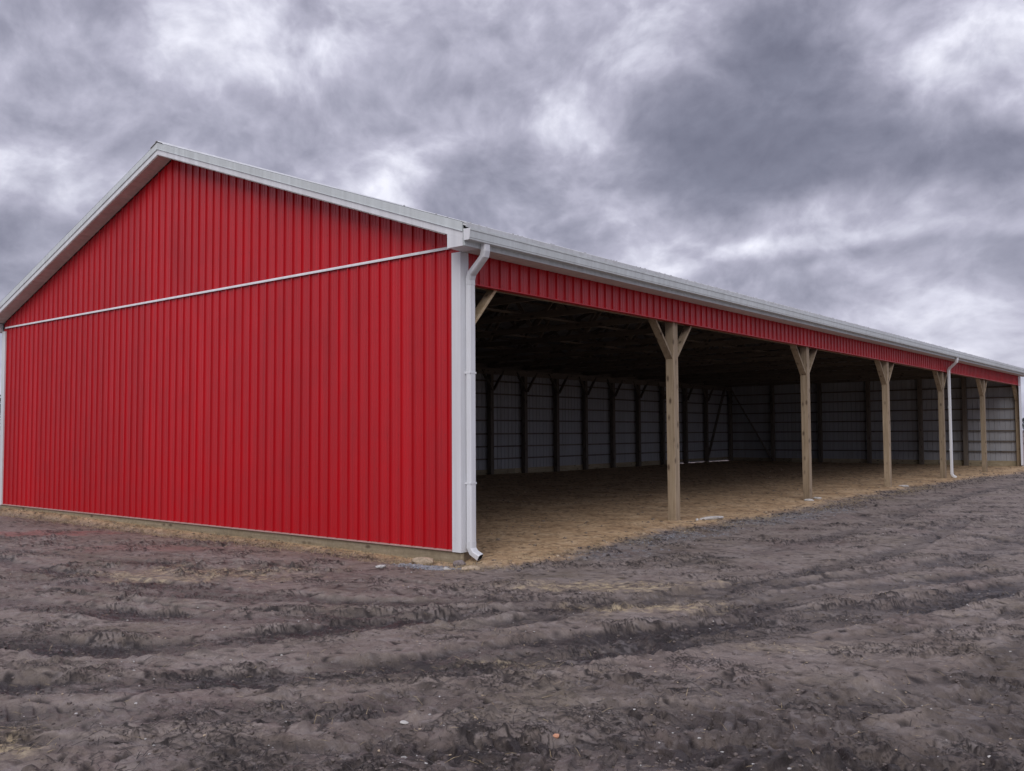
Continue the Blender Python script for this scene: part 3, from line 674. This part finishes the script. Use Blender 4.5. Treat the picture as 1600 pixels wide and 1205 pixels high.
for x in (-11.95, -9.35, -6.85, -4.35, -2.35):
    mb = MB(); mb.box(-0.09, 0.09, LEN-0.27, LEN-0.085, -0.5, wall_top(x)-0.08); mb.build('post', D_z, barn, (x, 0, 0))
    mb = MB(); mb.box(-0.09, 0.09, 0.085, 0.27, -0.5, wall_top(x)-0.08); mb.build('post', D_z, barn, (x, 0, 0))
# ---- girts
GZ = [0.60, 1.08, 1.57, 2.09, 2.60, 3.12, 3.62]
for z in GZ:
    for i in range(6):
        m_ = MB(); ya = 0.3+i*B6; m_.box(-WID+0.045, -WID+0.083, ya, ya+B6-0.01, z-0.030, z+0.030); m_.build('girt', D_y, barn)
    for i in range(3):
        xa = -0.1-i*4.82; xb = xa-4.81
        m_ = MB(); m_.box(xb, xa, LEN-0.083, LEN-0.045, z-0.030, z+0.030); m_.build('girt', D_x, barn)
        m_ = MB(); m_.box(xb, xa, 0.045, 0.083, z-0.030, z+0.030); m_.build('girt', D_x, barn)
for z in (4.15, 4.70, 5.25, 5.80, 6.30):
    hw = (Z_RIDGE-0.32-z)/SL
    if hw > 0.3:
        for ya in (0.045, LEN-0.083):
            m_ = MB(); m_.box(max(RX-hw, -WID+0.1), min(RX+hw, -0.1), ya, ya+0.038, z-0.030, z+0.030); m_.build('girt', D_x, barn)
# diagonal wind braces in the far corner
m_ = MB(); m_.bar((-WID+0.31, 35.25, 0.10), (-WID+0.31, 37.45, 4.0), 0.038, 0.14, (1, 0, 0)); m_.build('wind_brace', D_z, barn)
m_ = MB(); m_.bar((-12.0, LEN-0.30, 0.10), (-14.25, LEN-0.30, 3.9), 0.038, 0.14, (0, 1, 0)); m_.build('wind_brace', D_z, barn)
# ---- headers
ys = [0.24]+POST_Y+[LEN-0.23]
for a, b in zip(ys[:-1], ys[1:]):
    for xa, xb in ((-0.028, 0.008), (-0.258, -0.218)):
        m_ = MB(); m_.box(xa, xb, a+0.002, b-0.002, Z_HDR+0.012, Z_SOF-0.02); m_.build('header_beam', W_y, barn)
for i in range(6):
    ya = 0.3+i*B6; m_ = MB(); m_.box(-WID+0.27, -WID+0.31, ya, ya+B6-0.01, 3.86, 4.10); m_.build('header_beam', D_y, barn)
# ---- trusses
ZB = Z_SOF+0.03
def tz(x): return roof_z(x)-0.245
def truss(y, first=[None]):
    o = put('roof_truss', None, barn, (0, y, 0))
    if first[0] is None:
        d = []
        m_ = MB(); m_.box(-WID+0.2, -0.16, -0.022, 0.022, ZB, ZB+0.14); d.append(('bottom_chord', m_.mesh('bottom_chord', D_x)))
        for s in (1, -1):
            m_ = MB(); xa = RX; xb = RX+s*(WID/2-0.10)
            m_.sweep([[(x, -0.022, tz(x)-0.14), (x, 0.022, tz(x)-0.14), (x, 0.022, tz(x)), (x, -0.022, tz(x))] for x in (xa, xb)])
            d.append(('top_chord', m_.mesh('top_chord', D_x)))
        pts = [-1.9, -3.5, -5.2]
        for s in (1, -1):
            seq = [(RX+s*(RX-(-WID+1.9))*0 + s*5.4, 'T'), (RX+s*4.3, 'B'), (RX+s*3.0, 'T'), (RX+s*1.7, 'B'), (RX, 'T')]
            for (xa, ka), (xb, kb) in zip(seq[:-1], seq[1:]):
                za = tz(xa)-0.10 if ka == 'T' else ZB+0.07; zb = tz(xb)-0.10 if kb == 'T' else ZB+0.07
                m_ = MB(); m_.bar((xa, 0.0, za), (xb, 0.0, zb), 0.036, 0.09, (0, 0, 1) if abs(xa-xb) > 0.1 else (1, 0, 0)); d.append(('web', m_.mesh('web', D_x)))
        first[0] = d
    for n, me in first[0]: put(n, me, o)
for y in [0.35]+[b for b in BACK_Y[1:-1]]+[LEN-0.35]: truss(y)
for x in (-1.95, -4.4, -7.315, -10.2, -12.7):
    for i in range(6):
        m_ = MB(); ya = 0.1+i*(LEN-0.2)/6; m_.box(x-0.045, x+0.045, ya, ya+(LEN-0.2)/6-0.01, ZB+0.142, ZB+0.18); m_.build('lateral_brace', D_y, barn)
for s in (1, -1):
    for k in range(12):
        x = RX+s*(0.25+k*0.64)
        m_ = MB(); m_.bar((x, -OV+0.03, roof_z(x)-0.14), (x, LEN+OV-0.03, roof_z(x)-0.14), 0.09, 0.038, (s*SL, 0, 1)); m_.build('purlin', D_y, barn)
# ---- downspouts
def downspout(y, y_out, z_bot, mat):
    o = put('downspout', None, barn, (0, 0, 0))
    hx, hy = 0.042, 0.060
    xg = 0.395; xw = 0.085
    def ring(c, d, k=1.0, hx=hx, hy=hy):
        c = Vector(c); d = Vector(d).normalized(); b = Vector((0, 1, 0)); b = (b-d*b.dot(d)).normalized(); a = b.cross(d).normalized()
        r = []
        for i, j in ((-1, -.72), (-.72, -1), (.72, -1), (1, -.72), (1, .72), (.72, 1), (-.72, 1), (-1, .72)):
            r.append(c + a*(i*hx*k) + b*(j*hy*k))
        return r
    def tube(name, path, dirs, k=1.0):
        mb = MB(); mb.sweep([ring(p, d, k) for p, d in zip(path, dirs)]); ob = mb.build(name, mat, o)
        return ob
    dn = (0, 0, -1); sl = (-(xg-xw), y-y_out, -0.28)
    mid = lambda a, b_: tuple(Vector(a).normalized()+Vector(b_).normalized())
    zt = Z_SOF+0.06
    tube('elbow', [(xg, y_out, zt), (xg, y_out, zt-0.10), (xg-0.02, y_out+(y-y_out)*0.1, zt-0.165), (xw+0.03, y-(y-y_out)*0.1, zt-0.365), (xw, y, zt-0.44), (xw, y, zt-0.52)],
         [dn, dn, mid(dn, sl), mid(sl, sl), mid(sl, dn), dn], 1.03)
    zj = zt-0.80
    tube('pipe', [(xw, y, zt-0.50), (xw, y, zj)], [dn, dn], 0.97)
    tube('pipe', [(xw, y, zj+0.03), (xw, y, z_bot+0.20)], [dn, dn], 1.0)
    # shoe: a bend that opens outwards, hollow mouth
    ou = (1, 0.25, -0.55)
    pth = [(xw, y, z_bot+0.24), (xw, y, z_bot+0.16), (xw+0.035, y+0.008, z_bot+0.095), (xw+0.13, y+0.03, z_bot+0.035)]
    drs = [dn, dn, mid(dn, ou), ou]
    mb = MB(); rs = [ring(p, d, 1.05) for p, d in zip(pth, drs)]
    mb.sweep(rs, 0, caps=False)
    ri = [ring(p, d, 0.95) for p, d in zip(pth[1:][::-1], drs[1:][::-1])]
    mb.sweep([rs[-1], ri[0]], 0, caps=False); mb.sweep(ri, 1, caps=False); mb.sweep([ri[-1], [Vector(p)+Vector((0, 0, 0.001)) for p in ri[-1]]], 1, caps=True)
    mb.build('shoe', [mat, M_dark], o)
    for z in (0.9, 2.4):
        mb = MB(); mb.box(xw-0.055, xw+0.045, y-0.063, y+0.063, z, z+0.025); mb.build('strap', mat, o)
downspout(0.115, 0.07, -0.115, M_white)
downspout(25.42, 25.28, -0.09, M_white)
# ---- screws, joined: far too many small dots to pick apart
def screws():
    mb = MB()
    def dot(c, n, r):
        c = Vector(c); n = Vector(n).normalized(); a = n.orthogonal().normalized(); b = n.cross(a); k = len(mb.v)
        for i in range(6):
            t_ = i*math.pi/3; mb.v.append(tuple(c+a*math.cos(t_)*r+b*math.sin(t_)*r))
        mb.v.append(tuple(c+n*r*0.6))
        for i in range(6): mb.face([k+i, k+(i+1) % 6, k+6])
    for i in range(64):
        x = -i*0.2286-0.062
        for z in [0.08, 0.60, 1.08, 1.57, 2.09, 2.60, 3.12, 3.62, 4.06, 4.22, 4.70, 5.25, 5.80, 6.30]:
            if z < wall_top(x)-0.1 and x > -WID+0.15 and x < -0.14: dot((x, -0.001, z), (0, -1, 0), 0.009)
    for i in range(167):
        y = i*0.2286+0.135+0.066
        for z in (Z_HDR+0.05, Z_SOF-0.06): dot((0.0135, y, z), (1, 0, 0), 0.009)
    mb.build('screw', M_screw, barn, kind='stuff')
    mb = MB()
    nonlocal_mb = mb
    def dot2(c, r, h):
        k = len(mb.v)
        for zz_, rr_ in ((0, r), (h, r*0.7)):
            for i in range(6):
                t_ = i*math.pi/3; mb.v.append((c[0]+math.cos(t_)*rr_, c[1]+math.sin(t_)*rr_, c[2]+zz_))
        for i in range(6): mb.face([k+i, k+(i+1) % 6, k+6+(i+1) % 6, k+6+i])
        mb.face([k+6+i for i in range(6)])
    for i in range(160):
        for xx in (0.22, -0.42, -1.06):
            y = -OV+0.04+i*0.2286+0.0
            if i % 4 == 1: dot2((xx, y, roof_z(xx)-0.02), 0.018, 0.060)
    mb.build('roof_screw', M_screww, barn, kind='stuff')
screws()

# ------------------------------------------------------------------ stones, pebbles, straw, tufts
def rockmat(name, c, c2):
    def f(t, b):
        p = wpos(t); n = t.noise(p, 22, 5, 0.65)
        t.nt.links.new(t.mix(t.maprange(n, 0.35, 0.65), c, c2), b.inputs['Base Color']); bump(t, b, n, 0.6, 0.01)
    return material(name, f, Roughness=0.8)
K_white = rockmat('pale_stone', (0.33, 0.32, 0.31), (0.55, 0.53, 0.51))
K_tan = rockmat('tan_stone', (0.30, 0.23, 0.16), (0.50, 0.40, 0.29))
K_grey = rockmat('grey_stone', (0.14, 0.145, 0.16), (0.33, 0.33, 0.36))
K_mud = rockmat('mud_clod', (0.055, 0.045, 0.047), (0.11, 0.092, 0.095))
K_mud2 = rockmat('mud_crumb', (0.070, 0.056, 0.050), (0.18, 0.145, 0.132))
K_bank = rockmat('bank_soil', (0.13, 0.10, 0.075), (0.26, 0.205, 0.15))
K_pink = rockmat('orange_stone', (0.45, 0.20, 0.12), (0.62, 0.32, 0.20))
def rock_geo(seed, sx, sy, sz, n=1):
    import bmesh
    r = random.Random(seed); bm = bmesh.new(); bmesh.ops.create_icosphere(bm, subdivisions=n, radius=1.0)
    pl = [(Vector((r.gauss(0, 1), r.gauss(0, 1), r.gauss(0, 1))).normalized(), r.uniform(0.62, 0.9)) for _ in range(7)]
    for v in bm.verts:
        for nrm, d in pl:
            e = v.co.dot(nrm)-d
            if e > 0: v.co -= nrm*e
        v.co += Vector((r.uniform(-1, 1), r.uniform(-1, 1), r.uniform(-1, 1)))*0.05
        v.co = Vector((v.co.x*sx, v.co.y*sy, v.co.z*sz))
    vs = [tuple(v.co) for v in bm.verts]; fs = [[v.index for v in f.verts] for f in bm.faces]; bm.free()
    return vs, fs
def stone(x, y, sx, sy, sz, rz, mat, label, seed, sink=0.35, nm='rock', cat='rock'):
    vs, fs = rock_geo(seed, sx, sy, sz, 2); me = bpy.data.meshes.new(nm); me.from_pydata(vs, [], fs); me.materials.append(mat); me.update()
    put(nm, me, None, (x, y, gz(x, y)+sz*(1-2*sink)), (random.uniform(-.1, .1), random.uniform(-.1, .1), rz), label=label, category=cat)
stone(0.33, 6.66, 0.26, 0.10, 0.045, 0.9, K_white, 'flat white slab lying on the sand just right of the nearest open-front post', 1)
stone(-0.37, -1.12, 0.085, 0.05, 0.03, 0.5, K_white, 'small white stone lying alone in the mud in front of the red gable wall', 2)
stone(-0.50, -0.22, 0.20, 0.10, 0.07, 0.1, K_tan, 'long tan stone under the gable skirt board beside the grey gravel pile', 3, 0.2)
stone(0.62, -0.50, 0.13, 0.08, 0.045, 0.9, K_tan, 'tan flat stone in front of the near downspout outlet', 4)
stone(0.10, -0.14, 0.11, 0.09, 0.06, 0.2, rockmat('brown_stone', (0.17, 0.14, 0.135), (0.27, 0.23, 0.22)), 'brown rounded stone below the near corner of the barn', 5, 0.25)
stone(0.22, 6.30, 0.07, 0.035, 0.03, 1.9, K_white, 'pale chip of stone at the foot of the nearest open-front post', 6)
stone(0.05, 12.28, 0.13, 0.06, 0.04, 0.6, K_white, 'white stone left of the foot of the second open-front post', 7)
stone(-0.02, 12.98, 0.11, 0.07, 0.05, 0.2, K_white, 'white stone right of the foot of the second open-front post', 8)
stone(0.16, 19.5, 0.22, 0.06, 0.04, 1.0, K_white, 'white stone strip at the foot of the third open-front post', 9)
stone(-3.3, LEN-0.75, 0.16, 0.13, 0.14, 0.3, K_white, 'round white stone on the sand against the far inside wall', 10, 0.1)
stone(5.27, -5.02, 0.024, 0.02, 0.014, 0.9, K_pink, 'small orange stone in the muddy foreground', 11, 0.2)
stone(4.43, -5.38, 0.032, 0.016, 0.012, 0.5, K_white, 'pale elongated stone in the churned foreground mud left of the orange stone', 12, 0.2)
stone(4.74, -5.68, 0.028, 0.022, 0.014, 0.2, K_white, 'little white stone nearest the bottom edge in the foreground mud', 13, 0.2)
stone(0.31, -0.62, 0.06, 0.04, 0.03, 0.3, K_white, 'small pale stone between the gravel pile and the tan flat stone', 14)

def scatter(name, mat, n, region, size, seed, mask=None, flat=0.6, sink=0.3, label=None, cat=None, grp=None, smin=0.25):
    r = np.random.default_rng(seed); protos = [rock_geo(seed*10+i, 1, 1, 1, 0 if size < 0.03 else 1) for i in range(5)]
    X, Y = region(r, n)
    g = ground(X, Y, np.full(len(X), 0.01)); Z = g[0]
    keep = np.ones(len(X), bool) if mask is None else mask(X, Y, g, r)
    keep &= ~((X < 0.1) & (X > -WID-0.2) & (Y > -0.03) & (Y < 0.3))
    V = []; Fc = []; k = 0
    for x, y, z in zip(X[keep], Y[keep], Z[keep]):
        vs, fs = protos[int(r.integers(5))]; s = size*(smin+(1-smin)*r.random()**2.5); a = r.random()*6.283; ca, sa = math.cos(a), math.sin(a); ey = r.uniform(0.5, 1); ez = r.uniform(0.6, 1.1)*flat
        for v in vs:
            px_, py_ = v[0]*s, v[1]*s*ey; V.append((x+px_*ca-py_*sa, y+px_*sa+py_*ca, z+v[2]*s*ez+s*ez*(1-2*sink)))
        Fc += [[i+k for i in f] for f in fs]; k += len(vs)
    me = bpy.data.meshes.new(name); me.from_pydata(V, [], Fc); me.materials.append(mat); me.update()
    o = put(name, me, None, kind='stuff')
    if label: o['label'] = label; o['category'] = cat
def polar(rmin, rmax, half=0.62, pw=1.0):
    def f(r, n):
        rr = rmin*(rmax/rmin)**(r.random(n)**pw); th = YAW+(r.random(n)*2-1)*half
        return CX+rr*np.sin(th), CY+rr*np.cos(th)
    return f
out_m = lambda X, Y, g, r: (g[1] < 0.5) & ~((X < 0) & (Y > 0))
scatter('pebbles', K_white, 1100, polar(4, 30), 0.014, 31, out_m, label='pale pebbles scattered over the mud yard', cat='pebbles')
scatter('tan_pebbles', K_tan, 900, polar(4, 30), 0.013, 32, out_m, label='tan pebbles and wood chips trodden into the mud', cat='pebbles')
scatter('mud_clods', K_mud2, 26000, polar(4, 32), 0.021, 33, lambda X, Y, g, r: out_m(X, Y, g, r) & (r.random(len(X)) < 0.08+0.9*np.clip(g[3]+0.35*g[2], 0, 1)), sink=0.35, label='dark clods of mud broken up by the wheels', cat='mud clods')
scatter('sand_clods', K_bank, 900, lambda r, n: (r.random(n)**2*-9+1.0, r.random(n)*36), 0.05, 34, lambda X, Y, g, r: g[1] > 0.4, sink=0.4, label='clumps of sandy soil on the barn floor', cat='soil clumps')
scatter('gravel', K_grey, 7000, lambda r, n: (np.where(r.random(n) < .35, r.normal(-0.15, .35, n), r.normal(1.15, .45, n)), np.where(r.random(n) < .35, 0, 1)*0+r.uniform(-0.95, 12, n)), 0.022, 35,
        lambda X, Y, g, r: (r.random(len(X)) < g[6]*0.9) & (g[1] < 0.5) & (((Y < 0) | (X > 0.2))), label='grey gravel spread along the edge of the sand', cat='gravel')
scatter('gravel_pile', K_grey, 1600, lambda r, n: (r.normal(-0.12, .22, n), r.normal(-0.52, .10, n)), 0.032, 36, out_m, label='heap of grey gravel at the near corner of the barn', cat='gravel')
scatter('edge_rubble', K_tan, 700, lambda r, n: (r.normal(0.75, .28, n), r.uniform(-0.5, 38, n)**1.0), 0.035, 37, lambda X, Y, g, r: (np.abs(g[1]-0.5) < 0.45), label='tan rubble along the edge between sand and mud', cat='rubble')
scatter('edge_clods', K_mud, 1500, lambda r, n: (r.normal(0.75, .35, n), r.uniform(-0.3, 38, n)), 0.04, 39, lambda X, Y, g, r: (np.abs(g[1]-0.4) < 0.45), label='dark clods along the edge between sand and mud', cat='mud clods')
scatter('bank_rubble', K_bank, 1100, lambda r, n: (r.uniform(-14.6, 0.9, n), -0.06-np.abs(r.normal(0, .28, n))), 0.030, 38, None, label='tan rubble along the foot of the red gable wall', cat='rubble')

def straws(name, mat, n, region, ln, wd, seed, dens, lift=0.4, label=None, cat=None):
    r = np.random.default_rng(seed); X, Y = region(r, n); g = ground(X, Y, np.full(len(X), 0.01)); keep = dens(X, Y, g, r)
    mb = MB()
    for x, y, z in zip(X[keep], Y[keep], g[0][keep]):
        L = ln*r.uniform(0.3, 1); a = r.random()*6.283; e = abs(r.normal(0, lift)); w = wd*r.uniform(.6, 1)
        d = Vector((math.cos(a)*math.cos(e), math.sin(a)*math.cos(e), math.sin(e))); s = Vector((-math.sin(a), math.cos(a), 0))*w
        p = Vector((x, y, z+0.004)); q = p+d*L*0.5+Vector((0, 0, L*0.06)); e2 = p+d*L+Vector((0, 0, -L*0.05*e)); k = len(mb.v)
        upv = Vector((0, 0, w*0.8))
        mb.v += [tuple(p-s), tuple(p+s), tuple(p+upv), tuple(q-s), tuple(q+s), tuple(q+upv), tuple(e2)]
        mb.face([k, k+3, k+5, k+2]); mb.face([k+2, k+5, k+4, k+1]); mb.face([k+1, k+4, k+3, k]); mb.face([k+3, k+6, k+5]); mb.face([k+5, k+6, k+4]); mb.face([k+4, k+6, k+3])
    mb.build(name, mat, None, kind='stuff', label=label, category=cat)
M_straw = material('straw', lambda t, b: t.nt.links.new(t.ramp(t.noise(wpos(t), 30, 2), [(0.35, (0.20, 0.14, 0.08)), (0.6, (0.42, 0.33, 0.19))]), b.inputs['Base Color']), Roughness=0.7)
M_stick = material('dark_stalk', lambda t, b: None, Base_Color=(0.05, 0.042, 0.04, 1), Roughness=0.8)
straws('straw', M_straw, 26000, polar(4, 26), 0.11, 0.0018, 51, lambda X, Y, g, r: (r.random(len(X)) < 0.035+0.8*g[4]) & (g[1] < 0.5) & ~((X < 0) & (Y > -0.03)), 0.25, 'dry yellow straw trodden into the mud', 'straw')
straws('dead_grass', M_straw, 9000, lambda r, n: (r.uniform(-14.6, 0.9, n), -0.06-np.abs(r.normal(0, .38, n))), 0.10, 0.0022, 52, lambda X, Y, g, r: r.random(len(X)) < 0.35+0.65*(perlin(X*1.3, Y*1.3, 140) > 0), 0.6, 'dead grass in tufts along the foot of the gable wall', 'grass')
straws('dead_grass', M_straw, 5000, lambda r, n: (r.normal(0.80, .22, n), r.uniform(-0.4, 20, n)), 0.10, 0.0022, 53, lambda X, Y, g, r: (r.random(len(X)) < (perlin(X*1.3, Y*1.3, 141) > -0.05)), 0.5, 'dead grass along the edge of the sand under the open front', 'grass')
straws('stalks', M_stick, 14000, polar(4, 22), 0.13, 0.0028, 54, lambda X, Y, g, r: (r.random(len(X)) < 0.15+0.6*g[2]) & (g[1] < 0.5) & ~((X < 0) & (Y > -0.03)), 0.12, 'dark stalks pressed into the mud yard', 'stalks')

# ------------------------------------------------------------------ far tree belt seen past the ends of the barn
M_leaf = material('far_foliage', lambda t, b: t.nt.links.new(t.ramp(t.noise(wpos(t), 0.6, 4), [(0.35, (0.030, 0.036, 0.036)), (0.65, (0.075, 0.085, 0.08))]), b.inputs['Base Color']), Roughness=0.9)
def belt(name, x0, y0, x1, y1, h, n, seed, label):
    r = random.Random(seed); mb = MB()
    for i in range(n):
        t_ = i/n+r.uniform(-.5, .5)/n; cx = x0+(x1-x0)*t_+r.uniform(-4, 4); cy = y0+(y1-y0)*t_+r.uniform(-4, 4); hh = h*r.uniform(0.6, 1.1)
        mb.bar((cx, cy, -0.5), (cx, cy, hh*0.6), 0.4, 0.4, (1, 0, 0))
        for k in range(130):
            a = r.uniform(0, 6.28); zz_ = r.uniform(0.12, 1)**0.8; rad = hh*0.38*math.sin(min(zz_, .97)*math.pi)**0.6*r.random()**0.5
            c = Vector((cx+math.cos(a)*rad, cy+math.sin(a)*rad, hh*zz_)); s = hh*0.07*r.uniform(.5, 1)
            q = [c+Vector((r.uniform(-s, s), r.uniform(-s, s), r.uniform(-s, s))) for _ in range(4)]; kk = len(mb.v)
            mb.v += [tuple(p) for p in q]; mb.face([kk, kk+1, kk+2]); mb.face([kk, kk+2, kk+3]); mb.face([kk+1, kk+3, kk+2]); mb.face([kk, kk+3, kk+1])
    mb.build(name, M_leaf, None, kind='stuff', label=label, category='trees')
belt('tree_belt', -52, 300, 50, 330, 8, 44, 3, 'far belt of trees beyond the open end of the barn')
belt('tree_belt', -190, 76, -200, 10, 11, 26, 4, 'dark belt of trees beyond the closed side of the barn')
